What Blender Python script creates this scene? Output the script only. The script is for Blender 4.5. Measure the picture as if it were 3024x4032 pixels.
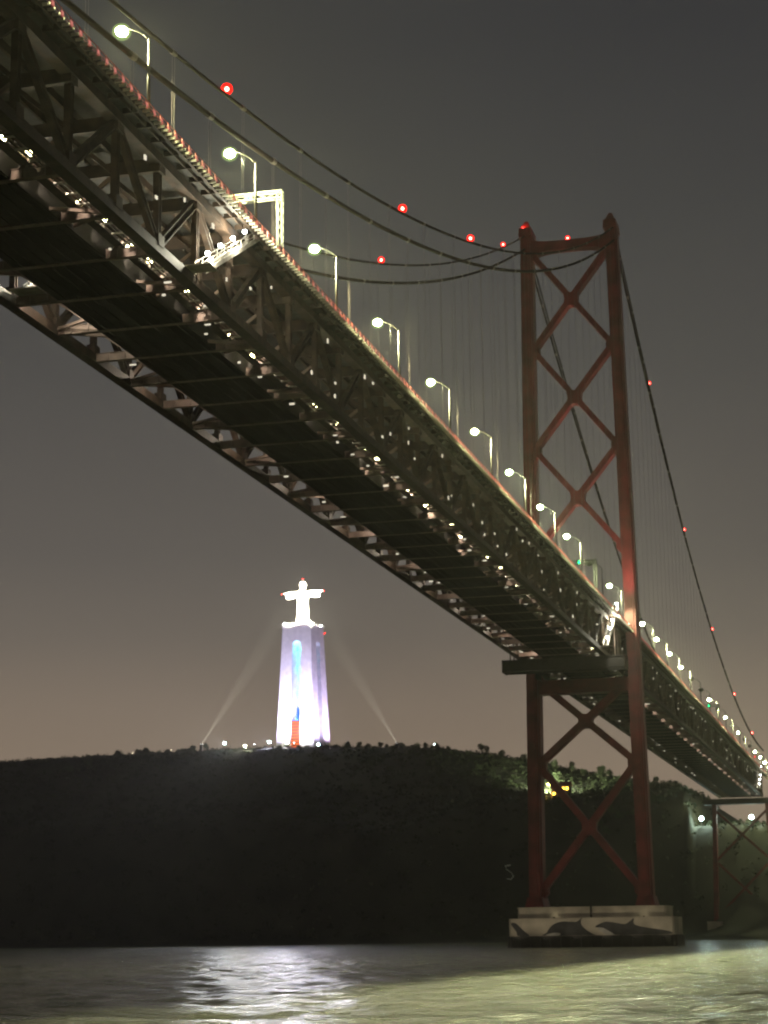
import bpy, math, random
import numpy as np
from mathutils import Vector, Matrix, noise
R = math.radians
random.seed(7)
for o in list(bpy.data.objects):
    bpy.data.objects.remove(o)
scene = bpy.context.scene
COL = scene.collection

# ------------------------------------------------------------------ camera
CAMP = Vector((75.85, -491.41, 2.72))
YAW, PITCH, ROLL = 0.2563, 0.2150, -0.0128
fw = Vector((-math.cos(PITCH) * math.sin(YAW), math.cos(PITCH) * math.cos(YAW), math.sin(PITCH)))
r0 = Vector((math.cos(YAW), math.sin(YAW), 0))
u0 = r0.cross(fw)
rt = math.cos(ROLL) * r0 + math.sin(ROLL) * u0
up = -math.sin(ROLL) * r0 + math.cos(ROLL) * u0
camd = bpy.data.cameras.new('camera')
cam = bpy.data.objects.new('camera', camd)
COL.objects.link(cam)
m = Matrix((rt, up, -fw)).transposed().to_4x4()
m.translation = CAMP
cam.matrix_world = m
camd.sensor_fit = 'VERTICAL'
camd.sensor_height = 36
camd.lens = 7684.5 / 4032 * 36
camd.clip_start = 0.5
camd.clip_end = 20000
camd.dof.use_dof = True            # hand-held night shot, slightly out of focus
camd.dof.focus_distance = 45
camd.dof.aperture_fstop = 1.5
camd.dof.aperture_blades = 0
scene.camera = cam

# ------------------------------------------------------------------ sky
world = bpy.data.worlds.new('World')
scene.world = world
world.use_nodes = True
nt = world.node_tree
nt.nodes.clear()
out = nt.nodes.new('ShaderNodeOutputWorld')
tc = nt.nodes.new('ShaderNodeTexCoord')
sep = nt.nodes.new('ShaderNodeSeparateXYZ')
nt.links.new(tc.outputs['Generated'], sep.inputs[0])
ramp = nt.nodes.new('ShaderNodeValToRGB')     # city glow: warm and bright low down, grey overhead
nt.links.new(sep.outputs['Z'], ramp.inputs[0])
els = ramp.color_ramp.elements
SKY = [(0.0, (.290, .218, .158)), (.08, (.280, .212, .155)), (.115, (.232, .182, .139)), (.15, (.160, .135, .111)), (.19, (.117, .104, .091)), (.28, (.076, .072, .067)),
       (.36, (.053, .052, .051)), (.44, (.037, .037, .039)), (1.0, (.022, .022, .024))]
els[0].position, els[0].color = SKY[0][0], SKY[0][1] + (1,)
els[1].position, els[1].color = SKY[-1][0], SKY[-1][1] + (1,)
for p, c in SKY[1:-1]:
    e = els.new(p)
    e.color = c + (1,)
cl = nt.nodes.new('ShaderNodeTexNoise')        # low cloud
cl.inputs['Scale'].default_value = 2.2
cl.inputs['Detail'].default_value = 4
nt.links.new(tc.outputs['Generated'], cl.inputs['Vector'])
mr = nt.nodes.new('ShaderNodeMapRange')
mr.inputs[1].default_value, mr.inputs[2].default_value = .3, .7
mr.inputs[3].default_value, mr.inputs[4].default_value = .93, 1.07
nt.links.new(cl.outputs[0], mr.inputs[0])
bg = nt.nodes.new('ShaderNodeBackground')
nt.links.new(ramp.outputs[0], bg.inputs[0])
nt.links.new(mr.outputs[0], bg.inputs[1])
nis = nt.nodes.new('ShaderNodeTexSky')         # last trace of dusk, sun far below the horizon
nis.sky_type = 'NISHITA'
nis.sun_disc = False
nis.sun_elevation = R(-12)
nis.sun_rotation = R(250)
bg2 = nt.nodes.new('ShaderNodeBackground')
bg2.inputs[1].default_value = 0.05
nt.links.new(nis.outputs[0], bg2.inputs[0])
ad = nt.nodes.new('ShaderNodeAddShader')
nt.links.new(bg.outputs[0], ad.inputs[0])
nt.links.new(bg2.outputs[0], ad.inputs[1])
nt.links.new(ad.outputs[0], out.inputs[0])

# ------------------------------------------------------------------ render settings
scene.render.engine = 'CYCLES'
vs = scene.view_settings
vs.view_transform = 'Standard'
vs.look = 'None'
vs.exposure = 0
vs.gamma = 1
cy = scene.cycles
cy.use_denoising = True
try:
    cy.denoiser = 'OPENIMAGEDENOISE'
except Exception:
    pass
cy.max_bounces = 4
cy.diffuse_bounces = 2
cy.glossy_bounces = 2
cy.transmission_bounces = 2
cy.volume_bounces = 0
cy.use_light_tree = True
cy.sample_clamp_indirect = 40
cy.caustics_reflective = False
cy.caustics_refractive = False
try:
    cy.texture_limit_render = 'OFF'
except Exception:
    pass

# ------------------------------------------------------------------ materials
def mat(name, col, rough=.6, metal=0., var=.25, scale=1.5, col2=None, bump=0., bscale=20, spec=.4):
    mt = bpy.data.materials.new(name)
    mt.use_nodes = True
    t = mt.node_tree
    b = t.nodes['Principled BSDF']
    b.inputs['Roughness'].default_value = rough
    b.inputs['Metallic'].default_value = metal
    b.inputs['Specular IOR Level'].default_value = spec
    c = t.nodes.new('ShaderNodeTexCoord')
    n = t.nodes.new('ShaderNodeTexNoise')
    n.inputs['Scale'].default_value = scale
    n.inputs['Detail'].default_value = 5
    t.links.new(c.outputs['Object'], n.inputs['Vector'])
    rp = t.nodes.new('ShaderNodeValToRGB')
    c2 = col2 or tuple(v * (1 - var) for v in col)
    c1 = tuple(min(1, v * (1 + var * .6)) for v in col)
    rp.color_ramp.elements[0].position = .35
    rp.color_ramp.elements[1].position = .68
    rp.color_ramp.elements[0].color = c2 + (1,)
    rp.color_ramp.elements[1].color = c1 + (1,)
    t.links.new(n.outputs[0], rp.inputs[0])
    t.links.new(rp.outputs[0], b.inputs['Base Color'])
    if bump:
        n2 = t.nodes.new('ShaderNodeTexNoise')
        n2.inputs['Scale'].default_value = bscale
        t.links.new(c.outputs['Object'], n2.inputs['Vector'])
        bp = t.nodes.new('ShaderNodeBump')
        bp.inputs['Strength'].default_value = bump
        t.links.new(n2.outputs[0], bp.inputs['Height'])
        t.links.new(bp.outputs[0], b.inputs['Normal'])
    return mt

def emit(name, col, s, sampled=False):
    mt = bpy.data.materials.new(name)
    mt.use_nodes = True
    t = mt.node_tree
    b = t.nodes['Principled BSDF']
    b.inputs['Base Color'].default_value = tuple(v * .05 for v in col) + (1,)
    b.inputs['Specular IOR Level'].default_value = .05
    b.inputs['Emission Color'].default_value = col + (1,)
    b.inputs['Emission Strength'].default_value = s
    if not sampled:
        mt.cycles.emission_sampling = 'NONE'
    return mt

M = {}
def tinted(name, tint, glow, strength, clear=.6):
    mt = bpy.data.materials.new(name)
    mt.use_nodes = True
    t = mt.node_tree
    t.nodes.clear()
    o_ = t.nodes.new('ShaderNodeOutputMaterial')
    tr = t.nodes.new('ShaderNodeBsdfTransparent')
    tr.inputs[0].default_value = tint + (1,)
    em = t.nodes.new('ShaderNodeEmission')
    em.inputs[0].default_value = glow + (1,)
    em.inputs[1].default_value = strength
    mx = t.nodes.new('ShaderNodeMixShader')
    mx.inputs[0].default_value = 1 - clear
    t.links.new(tr.outputs[0], mx.inputs[1])
    t.links.new(em.outputs[0], mx.inputs[2])
    t.links.new(mx.outputs[0], o_.inputs[0])
    mt.cycles.emission_sampling = 'NONE'
    return mt
M['g_red'] = tinted('red_lens_glass', (1, .35, .3), (1, .006, .003), 5, .55)
M['g_lamp'] = tinted('halo_bowl', (1, 1, .75), (.72, 1, .42), 1.0, .80)
M['truss'] = mat('truss_paint', (.046, .030, .021), .65, var=.4, scale=.8, col2=(.022, .015, .011), spec=.25)
M['beam'] = mat('lit_beam_paint', (.17, .12, .10), .6, var=.3, scale=.8)  # paler than the truss: lamplight on beams and braces put into the colour
M['tower'] = mat('tower_paint', (.19, .026, .025), .5, var=.3, scale=.25, col2=(.11, .016, .016))
M['cable'] = mat('cable_wrap', (.035, .024, .021), .8, var=.2, spec=.1)
M['hanger'] = mat('hanger_rope', (.16, .13, .12), .6, var=.2)
M['asphalt'] = mat('asphalt', (.05, .05, .05), .9)
M['galv'] = mat('galvanised', (.34, .32, .28), .5, var=.3)
M['slat'] = mat('weathered_grating', (.34, .32, .26), .6, var=.45, scale=.5)
M['dark'] = mat('dark_steel', (.035, .032, .03), .8)
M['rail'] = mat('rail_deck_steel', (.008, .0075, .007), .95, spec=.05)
M['pole'] = mat('pole_galvanised', (.095, .09, .08), .6, var=.25)
M['gpaint'] = mat('gantry_paint', (.10, .105, .08), .6)
M['conc'] = mat('pier_concrete', (.46, .42, .34), .85, var=.2, scale=.25, col2=(.34, .31, .25), bump=.2, bscale=2)
M['fender'] = mat('wet_fender', (.03, .028, .025), .5, scale=.5)
M['mural'] = mat('mural_grey', (.05, .05, .052), .8, var=.3, scale=.6)
M['mural2'] = mat('mural_pale', (.40, .39, .36), .8, var=.2, scale=.6)
M['stone'] = mat('monument_concrete', (.72, .70, .68), .85, var=.12, scale=.3, bump=.15, bscale=1.5)
M['stone2'] = mat('statue_concrete', (.78, .76, .68), .85, var=.1, scale=.4)
M['soil'] = mat('hill_soil', (.04, .04, .03), .95, scale=.05, col2=(.02, .023, .016), bump=.6, bscale=.3)
M['leafd'] = mat('scrub_leaves', (.034, .042, .022), .9, var=.3, scale=.05, col2=(.020, .026, .014), spec=.1)
M['leaf'] = mat('tree_leaves', (.05, .068, .03), .8, var=.4, scale=.5)
M['bark'] = mat('bark', (.09, .065, .045), .95)
M['wall'] = mat('house_plaster', (.16, .13, .10), .9)
M['roof'] = mat('house_roof', (.25, .10, .06), .9)
M['white'] = mat('white_paint', (.75, .75, .72), .7)
M['e_lamp'] = emit('street_lamp_glow', (1.0, .97, .66), 160)
M['e_lampc'] = emit('street_lamp_glow_cool', (.80, 1.0, .80), 160)
M['e_lampy'] = emit('yellow_lamp_glow', (1.0, .95, .22), 20)
M['e_red'] = emit('beacon_red', (1.0, .012, .006), 14)
M['e_redhot'] = emit('beacon_filament', (1.0, .34, .28), 60)
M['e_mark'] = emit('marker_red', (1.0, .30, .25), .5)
M['e_work'] = emit('work_lamp', (1.0, .88, .45), 40)
M['e_workw'] = emit('work_lamp_white', (.95, 1.0, .98), 32)
M['e_flood'] = emit('flood_cool', (.75, 1.0, .98), 55)
M['e_green'] = emit('lane_signal_green', (.01, 1.0, .28), 5)
M['e_redx'] = emit('lane_signal_red', (1.0, .06, .05), 4)
M['e_orange'] = emit('orange_window', (1.0, .17, .015), 1.3)
M['e_yell'] = emit('yellow_window', (1.0, .55, .06), 9)
M['e_dim'] = emit('dim_window', (1.0, .85, .55), 6)

# ------------------------------------------------------------------ mesh helpers
class MB:
    def __init__(s):
        s.v, s.f = [], []
    def add(s, vs, fs):
        n = len(s.v)
        s.v += [tuple(v) for v in vs]
        s.f += [tuple(i + n for i in f) for f in fs]
        return s
    def box(s, x0, x1, y0, y1, z0, z1):
        return s.add([(x0, y0, z0), (x1, y0, z0), (x1, y1, z0), (x0, y1, z0), (x0, y0, z1), (x1, y0, z1), (x1, y1, z1), (x0, y1, z1)],
                     [(3, 2, 1, 0), (4, 5, 6, 7), (0, 1, 5, 4), (1, 2, 6, 5), (2, 3, 7, 6), (3, 0, 4, 7)])
    def bar(s, a, b, w, h, w2=None, h2=None, upv=(0, 0, 1)):
        a, b = Vector(a), Vector(b)
        d = (b - a).normalized()
        u = Vector(upv)
        if abs(d.dot(u)) > .98:
            u = Vector((0, 1, 0))
        sx = d.cross(u).normalized()
        sy = sx.cross(d)
        vs = []
        for p, ww, hh in ((a, w, h), (b, w2 or w, h2 or h)):
            for i, j in ((-1, -1), (1, -1), (1, 1), (-1, 1)):
                vs.append(p + sx * i * ww / 2 + sy * j * hh / 2)
        return s.add(vs, [(3, 2, 1, 0), (4, 5, 6, 7), (0, 1, 5, 4), (1, 2, 6, 5), (2, 3, 7, 6), (3, 0, 4, 7)])
    def tube(s, pts, rad, n=8, cap=True):
        pts = [Vector(p) for p in pts]
        rs = rad if isinstance(rad, (list, tuple)) else [rad] * len(pts)
        vs, fs = [], []
        for i, p in enumerate(pts):
            d = (pts[min(i + 1, len(pts) - 1)] - pts[max(i - 1, 0)]).normalized()
            u = Vector((0, 0, 1)) if abs(d.z) < .9 else Vector((0, 1, 0))
            a = d.cross(u).normalized()
            b = a.cross(d)
            for k in range(n):
                t = 2 * math.pi * k / n
                vs.append(p + (a * math.cos(t) + b * math.sin(t)) * rs[i])
        for i in range(len(pts) - 1):
            for k in range(n):
                k2 = (k + 1) % n
                fs.append((i * n + k, i * n + k2, (i + 1) * n + k2, (i + 1) * n + k))
        if cap:
            fs.append(tuple(range(n - 1, -1, -1)))
            fs.append(tuple((len(pts) - 1) * n + k for k in range(n)))
        return s.add(vs, fs)
    def ball(s, c, r, n=10, m_=6, sz=1.):
        c = Vector(c)
        vs, fs = [c + Vector((0, 0, r * sz))], []
        for i in range(1, m_):
            t = math.pi * i / m_
            for k in range(n):
                p = 2 * math.pi * k / n
                vs.append(c + Vector((r * math.sin(t) * math.cos(p), r * math.sin(t) * math.sin(p), r * sz * math.cos(t))))
        vs.append(c - Vector((0, 0, r * sz)))
        for k in range(n):
            fs.append((0, 1 + k, 1 + (k + 1) % n))
        for i in range(m_ - 2):
            for k in range(n):
                a = 1 + i * n + k
                b = 1 + i * n + (k + 1) % n
                fs.append((a, a + n, b + n, b))
        l = len(vs) - 1
        for k in range(n):
            fs.append((l, l - n + (k + 1) % n, l - n + k))
        return s.add(vs, fs)
    def poly(s, pts, thick_vec):                  # extruded polygon (list of 3-D points)
        n = len(pts)
        t = Vector(thick_vec)
        vs = [Vector(p) for p in pts] + [Vector(p) + t for p in pts]
        fs = [tuple(range(n - 1, -1, -1)), tuple(range(n, 2 * n))]
        for i in range(n):
            fs.append((i, (i + 1) % n, n + (i + 1) % n, n + i))
        return s.add(vs, fs)
    def mesh(s, name, mt, smooth=False):
        me = bpy.data.meshes.new(name)
        me.from_pydata(s.v, [], s.f)
        me.materials.append(mt)
        if smooth:
            for p in me.polygons:
                p.use_smooth = True
        me.update()
        return me
    def build(s, name, mt, parent=None, smooth=False, loc=None):
        return link(name, s.mesh(name, mt, smooth), parent, loc)

def link(name, data, parent=None, loc=None, rot=None):
    o = bpy.data.objects.new(name, data)
    COL.objects.link(o)
    if parent is not None:
        o.parent = parent
    if loc is not None:
        o.location = loc
    if rot is not None:
        o.rotation_euler = rot
    return o

def tag(o, label, cat, group=None):
    o['label'] = label
    o['category'] = cat
    if group:
        o['group'] = group
    return o

def empty(name, loc=(0, 0, 0), rz=0):
    o = link(name, None, None, loc, (0, 0, rz))
    o.empty_display_size = .5
    return o

def copy_tree(o, parent=None):
    c = o.copy()
    COL.objects.link(c)
    if parent is not None:
        c.parent = parent
    for ch in list(o.children):
        copy_tree(ch, c)
    return c

def light(name, kind, loc, power, col, parent=None, radius=.2, target=None, angle=None, blend=.3):
    l = bpy.data.lights.new(name, kind)
    l.energy = power
    l.color = col
    l.shadow_soft_size = radius
    if kind == 'SPOT':
        l.spot_size = angle
        l.spot_blend = blend
    o = link(name, l, parent, loc)
    if target is not None:
        o.rotation_euler = (Vector(target) - Vector(loc)).to_track_quat('-Z', 'Y').to_euler()
    return o

ORD = ['first', 'second', 'third', 'fourth', 'fifth', 'sixth', 'seventh', 'eighth', 'ninth', 'tenth', 'eleventh', 'twelfth',
       'thirteenth', 'fourteenth', 'fifteenth', 'sixteenth', 'seventeenth', 'eighteenth', 'nineteenth', 'twentieth']
TENS = {20: 'twenty', 30: 'thirty', 40: 'forty', 50: 'fifty'}
def ordw(i):                                       # 0-based
    if i < 20:
        return ORD[i]
    n = i + 1
    t, u = n // 10 * 10, n % 10
    return TENS[t] + '-' + ORD[u - 1] if u else TENS[t][:-1] + 'ieth'

# ================================================================== SETTING: water
def water_material():
    mt = bpy.data.materials.new('river_water')
    mt.use_nodes = True
    t = mt.node_tree
    b = t.nodes['Principled BSDF']
    b.inputs['Base Color'].default_value = (.25, .275, .145, 1)
    b.inputs['Roughness'].default_value = .2
    b.inputs['IOR'].default_value = 1.333
    c = t.nodes.new('ShaderNodeTexCoord')
    mp = t.nodes.new('ShaderNodeMapping')
    mp.inputs['Scale'].default_value = (.5, 1.1, 1)
    mp.inputs['Rotation'].default_value = (0, 0, R(-14))
    t.links.new(c.outputs['Object'], mp.inputs[0])
    w = t.nodes.new('ShaderNodeTexNoise')
    w.inputs['Scale'].default_value = 1.0
    w.inputs['Detail'].default_value = 6
    w.inputs['Roughness'].default_value = .6
    t.links.new(mp.outputs[0], w.inputs['Vector'])
    w2 = t.nodes.new('ShaderNodeTexNoise')
    w2.inputs['Scale'].default_value = .12
    w2.inputs['Detail'].default_value = 3
    t.links.new(mp.outputs[0], w2.inputs['Vector'])
    ml = t.nodes.new('ShaderNodeMath')
    ml.operation = 'MULTIPLY_ADD'
    ml.inputs[1].default_value = 2.5
    t.links.new(w2.outputs[0], ml.inputs[0])
    t.links.new(w.outputs[0], ml.inputs[2])
    bp = t.nodes.new('ShaderNodeBump')
    bp.inputs['Strength'].default_value = .8
    bp.inputs['Distance'].default_value = 1.2
    t.links.new(ml.outputs[0], bp.inputs['Height'])
    t.links.new(bp.outputs[0], b.inputs['Normal'])
    return mt
wm = water_material()
def water_sheet():
    xs_ = np.concatenate([np.array([-6000, -3000, -1500, -900, -600]), np.arange(-450, -60, 6.), np.arange(-60, 105, .6), np.arange(108, 200, 5.), np.array([260, 400, 800, 2000, 6000])])
    ys_ = np.concatenate([np.array([-3000, -1500, -800, -560]), np.arange(-500, -446, 3.), np.arange(-446, -260, .5), np.arange(-258, -120, 1.2), np.arange(-118, 480, 5.), np.array([700, 1500, 3000, 7000])])
    X, Y = np.meshgrid(xs_, ys_)
    Z = np.zeros_like(X)
    rnd = np.random.default_rng(8)
    for i in range(46):                           # short wind chop from many directions
        L = rnd.uniform(1.5, 5.5) if i < 38 else rnd.uniform(6, 14)
        a = rnd.normal(R(70), R(38))
        k = 2 * math.pi / L
        Z += .0095 * L ** .75 * np.sin(k * (X * math.cos(a) + Y * math.sin(a)) + rnd.uniform(0, 7) + .8 * np.sin(X * .021 * (1 + i % 3) + Y * .017 + i)) * .5
    fade = np.clip((480 - np.hypot(X - 75, Y + 491)) / 250, .0, 1)
    Z *= fade
    n_, m_ = X.shape
    V = np.stack([X, Y, Z], -1).reshape(-1, 3)
    I = np.arange(n_ * m_).reshape(n_, m_)
    F = np.stack([I[:-1, :-1], I[:-1, 1:], I[1:, 1:], I[1:, :-1]], -1).reshape(-1, 4)
    me = bpy.data.meshes.new('water')
    me.vertices.add(len(V))
    me.vertices.foreach_set('co', V.ravel())
    me.loops.add(F.size)
    me.loops.foreach_set('vertex_index', F.ravel().astype(np.int32))
    me.polygons.add(len(F))
    me.polygons.foreach_set('loop_start', np.arange(0, F.size, 4, dtype=np.int32))
    me.polygons.foreach_set('use_smooth', np.ones(len(F), bool))
    me.update(calc_edges=True)
    me.materials.append(wm)
    return link('water', me)
water = water_sheet()
water['kind'] = 'structure'

# ================================================================== SETTING: hill
CRX = [-1000, -520, -477, -451, -408, -341, -291, -211, -188, -165, -142, -122, -97, -77, -55, -36, -29.5, -27, 600]
CRZ = [104, 112, 114.5, 115.5, 116.5, 117, 117, 115, 113, 109.5, 105, 100, 94.5, 91, 86, 79, 75, 58, 57]
RGX = [-1000, -420, -260, -180, -150, -120, -86, -57, -42, -29.5, -27, 600]
RGZ = [55, 60, 58, 60, 66, 70, 71, 75, 76, 74, 55.5, 55.5]
def sst(t):
    t = min(1, max(0, t))
    return t * t * (3 - 2 * t)
def shore(x):
    return 470 + 10 * noise.noise(Vector((x * .012, 3.3, 0))) + (28 * sst((-170 - x) / 120)) - 14 * sst((x + 60) / 60)
def hill_h(x, y):
    r1 = float(np.interp(x, RGX, RGZ))
    hc = float(np.interp(x, CRX, CRZ))
    ys = shore(x)
    n1 = noise.noise(Vector((x * .02, y * .02, 1.7)))
    n2 = noise.noise(Vector((x * .07, y * .07, 4.1)))
    a = -3 + 5.5 * sst((y - ys + 6) / 10)
    a += (r1 - 2.5) * sst((y - ys - 6 - 5 * n1) / (34 if x > -30 else 44)) * (1 if y > ys else 0)
    a += (hc - r1) * sst((y - 510) / 140)
    k = sst((y - ys - 4) / 20)
    a += (n1 * 2.2 + n2 * 1.1) * k * (1 - .7 * sst((y - 620) / 30))
    return a
xs = np.concatenate([np.arange(-1000, -520, 20), np.arange(-520, -60, 5), np.arange(-60, -20, 2), np.arange(-20, 61, 5), np.arange(70, 601, 25)])
ys = np.concatenate([np.arange(440, 560, 3.5), np.arange(560, 700, 6), np.arange(700, 1700, 50)])
hv = [(float(x), float(y), hill_h(float(x), float(y))) for y in ys for x in xs]
nx = len(xs)
hf = [(j * nx + i, j * nx + i + 1, (j + 1) * nx + i + 1, (j + 1) * nx + i) for j in range(len(ys) - 1) for i in range(nx - 1)]
hm = MB()
hm.v, hm.f = hv, hf
hill = hm.build('hill', M['soil'], smooth=True)
hill['kind'] = 'structure'

# scrub covering the slope: one mass nobody could count
def scrub():
    rnd = np.random.default_rng(5)
    V, F = [], []
    n = 0
    cnt = 0
    while cnt < 7500:
        x = rnd.uniform(-560, 70)
        y = rnd.uniform(472, 690)
        if y < shore(x) + 7:
            continue
        z = hill_h(x, y)
        s = rnd.uniform(.7, 2.0) * (.55 if y > 630 else 1)
        for k in range(12):
            c = np.array([x, y, z + .3 * s]) + rnd.normal(0, .75 * s, 3) * [1, 1, .75]
            a = rnd.normal(0, 1, 3)
            a /= np.linalg.norm(a)
            b = np.cross(a, rnd.normal(0, 1, 3))
            b /= np.linalg.norm(b)
            q = s * rnd.uniform(.35, .75)
            V += [tuple(c + a * q), tuple(c + b * q * .7), tuple(c - a * q), tuple(c - b * q * .7)]
            F.append((n, n + 1, n + 2, n + 3))
            n += 4
        cnt += 1
    b = MB()
    b.v, b.f = V, F
    o = b.build('hillside_scrub', M['leafd'])
    o['kind'] = 'stuff'
    o['label'] = 'dark scrub and bushes covering the hillside above the water'
    o['category'] = 'scrub'
scrub()

# ================================================================== BRIDGE DECK
PN = 10.483                       # panel length
K0, K1 = -42, 45
ZB, ZT = 67.55, 76.75
TXX = 10.0
YA, YB = K0 * PN, K1 * PN
deck = empty('bridge_deck', (0, 0, 0))
tag(deck, 'long double-deck steel truss of the bridge running from upper left to far right', 'bridge')
for sx in (-1, 1):
    b = MB().box(sx * TXX - .45, sx * TXX + .45, YA, YB, ZB - .55, ZB + .55)
    b.box(sx * TXX - .62, sx * TXX + .62, YA, YB, ZB - .62, ZB - .552)
    b.build('bottom_chord', M['truss'], deck)
    b = MB().box(sx * TXX - .45, sx * TXX + .45, YA, YB, ZT - .55, ZT + .55)
    b.box(sx * TXX - .6, sx * TXX + .6, YA, YB, ZT - .62, ZT - .552)
    b.build('top_chord', M['truss'], deck)
# road slab, stringers
MB().box(-10.9, 12.1, YA, YB, 77.75, 78.0).build('road_slab', M['asphalt'], deck)
for x in (-9, -6, -3, 0, 3, 6, 9):
    MB().box(x - .15, x + .15, YA, YB, 76.95, 77.746).build('road_stringer', M['truss'], deck)
MB().box(10.75, 11.0, YA, YB, 78.004, 78.35).build('road_kerb', M['truss'], deck)
# shared member meshes
hgt = ZT - ZB - 1.1
def lattice(a, b, w, dp):          # built-up member: two flanges and lacing
    q = MB()
    a, b = Vector(a), Vector(b)
    d = (b - a).normalized()
    sd = Vector((1, 0, 0))
    nn = d.cross(sd).normalized()
    for i in (-1, 1):
        q.bar(a + nn * i * dp * .5, b + nn * i * dp * .5, w, .10, upv=nn)
    q.bar(a, b, w * .25, dp * .92, upv=nn)
    return q
me_post = lattice((0, 0, ZB + .55), (0, 0, ZT - .55), .62, .62)
me_post.box(-.5, .5, -.75, .75, ZB + .3, ZB + 1.5).box(-.5, .5, -.75, .75, ZT - 1.4, ZT - .4)
me_post = me_post.mesh('vertical_post', M['truss'])
me_dup = lattice((0, 0, ZB + .4), (0, PN, ZT - .4), .6, .75).mesh('diagonal', M['truss'])
me_ddn = lattice((0, 0, ZT - .4), (0, PN, ZB + .4), .6, .75).mesh('diagonal', M['truss'])
q = MB().box(-9.5, 9.5, -.2, .2, ZB - .4, ZB + .45).box(-9.5, 9.5, -.34, .34, ZB - .46, ZB - .402).box(-9.5, 9.5, -.34, .34, ZB + .452, ZB + .5)
for x in (-8, -6, 6, 8):
    q.box(x - .06, x + .06, -.33, .33, ZB - .38, ZB + .43)
me_fb = q.mesh('floor_beam', M['beam'])
q = MB().box(-9.5, 9.5, -.2, .2, 75.6, 76.93).box(-9.5, 9.5, -.3, .3, 75.54, 75.598)
me_db = q.mesh('deck_beam', M['truss'])
me_kb = {s: MB().bar((s * 9.6, 0, 71.6), (s * 5.2, 0, 75.5), .35, .4).mesh('knee_brace', M['truss']) for s in (-1, 1)}
me_fs = {s: MB().bar((s * 9.6, 0, ZB + 3.3), (s * 5.6, 0, ZB + .5), .3, .35).mesh('floor_strut', M['beam']) for s in (-1, 1)}
me_l1 = MB().bar((-9.6, .2, ZB - .1), (9.6, PN - .2, ZB - .1), .3, .3).mesh('lateral_brace', M['beam'])
me_l2 = MB().bar((9.6, .2, ZB + .21), (-9.6, PN - .2, ZB + .21), .3, .3).mesh('lateral_brace', M['beam'])
for k in range(K0, K1 + 1):
    y = k * PN
    for sx in (-1, 1):
        link('vertical_post', me_post, deck, (sx * TXX, y, 0))
        if k < K1:
            link('diagonal', me_dup if k % 2 else me_ddn, deck, (sx * TXX, y, 0))
    link('floor_beam', me_fb, deck, (0, y, 0))
    link('deck_beam', me_db, deck, (0, y, 0))
    for sx in (-1, 1):
        link('knee_brace', me_kb[sx], deck, (0, y, 0))
        link('floor_strut', me_fs[sx], deck, (0, y, 0))
    if k < K1:
        link('lateral_brace', me_l1 if k % 2 else me_l2, deck, (0, y, 0))
# railway on the lower deck
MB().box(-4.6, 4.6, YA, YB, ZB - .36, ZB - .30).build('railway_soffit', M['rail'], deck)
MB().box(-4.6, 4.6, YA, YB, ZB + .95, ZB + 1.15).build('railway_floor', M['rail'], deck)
for x in (-4.4, -2.2, 0, 2.2, 4.4):
    MB().box(x - .16, x + .16, YA, YB, ZB + .504, ZB + .946).build('railway_stringer', M['rail'], deck)
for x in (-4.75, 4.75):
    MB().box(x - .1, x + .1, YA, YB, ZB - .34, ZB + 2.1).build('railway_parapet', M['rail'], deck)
# inspection walkway on the lower deck, west side
b = MB().box(5.6, 6.6, YA, YB, ZB + .82, ZB + .88)
for x in (5.6, 6.6):
    for z in (1.45, 1.95):
        b.box(x - .03, x + .03, YA, YB, ZB + z, ZB + z + .06)
b.build('inspection_walkway', M['truss'], deck)
for (x, r) in ((7.3, .13), (7.75, .09), (8.7, .11)):
    MB().tube([(x, YA, ZB + .72), (x, YB, ZB + .72)], r, 8).build('conduit', M['truss'], deck, True)
me_cb = MB().box(7.0, 9.0, -.12, .12, ZB + .46, ZB + .58).mesh('conduit_bracket', M['galv'])
for i in range(300):
    link('conduit_bracket', me_cb, deck, (0, -366 + i * 2.62 + .4, .06))
# outboard footway: slats, edge beam, railing
me_sl = MB().box(12.345, 13.05, -.06, .06, 77.25, 77.49).mesh('footway_slat', M['slat'])
SP = .95
rest = MB()
n = 0
y = YA
while y < YB:
    if -368 < y and n < 300:
        link('footway_slat', me_sl, deck, (0, y, 0))
        n += 1
    else:
        rest.box(12.345, 13.05, y - .06, y + .06, 77.25, 77.49)
    y += SP
o = rest.build('footway_slats', M['slat'], deck)
o['kind'] = 'stuff'
MB().box(12.104, 12.34, YA, YB, 77.2, 77.95).build('footway_edge_beam', M['truss'], deck)
me_br = MB().box(10.46, 12.1, -.07, .07, 77.2, 77.746).mesh('footway_bracket', M['truss'])
for i in range(250):
    link('footway_bracket', me_br, deck, (0, -370 + i * PN / 3, 0))
MB().box(11.3, 11.45, YA, YB, 77.3, 77.747).build('road_stringer', M['truss'], deck)
M['railp'] = mat('railing_paint', (.45, .12, .085), .5)
rb = MB()
for z in (78.2, 78.5, 78.9):
    rb.box(12.24, 12.30, YA, YB, z, z + .06)
rb.build('railing_rail', M['railp'], deck)
me_rp = MB().box(12.22, 12.32, -.05, .05, 77.954, 79.0).mesh('railing_post', M['railp'])
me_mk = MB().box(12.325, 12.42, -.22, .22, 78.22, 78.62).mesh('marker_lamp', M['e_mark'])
rest, restm = MB(), MB()
n = 0
y = YA
rnd = random.Random(3)
while y < YB:
    if -368 < y and n < 300:
        p = link('railing_post', me_rp, deck, (0, y, 0))
        link('marker_lamp', me_mk, deck, (0, y, 0))
        n += 1
    else:
        rest.box(12.22, 12.32, y - .05, y + .05, 77.954, 79.0)
        restm.box(12.325, 12.42, y - .22, y + .22, 78.22, 78.62)
    y += 1.9
o = rest.build('railing_posts', M['railp'], deck)
o['kind'] = 'stuff'
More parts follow.
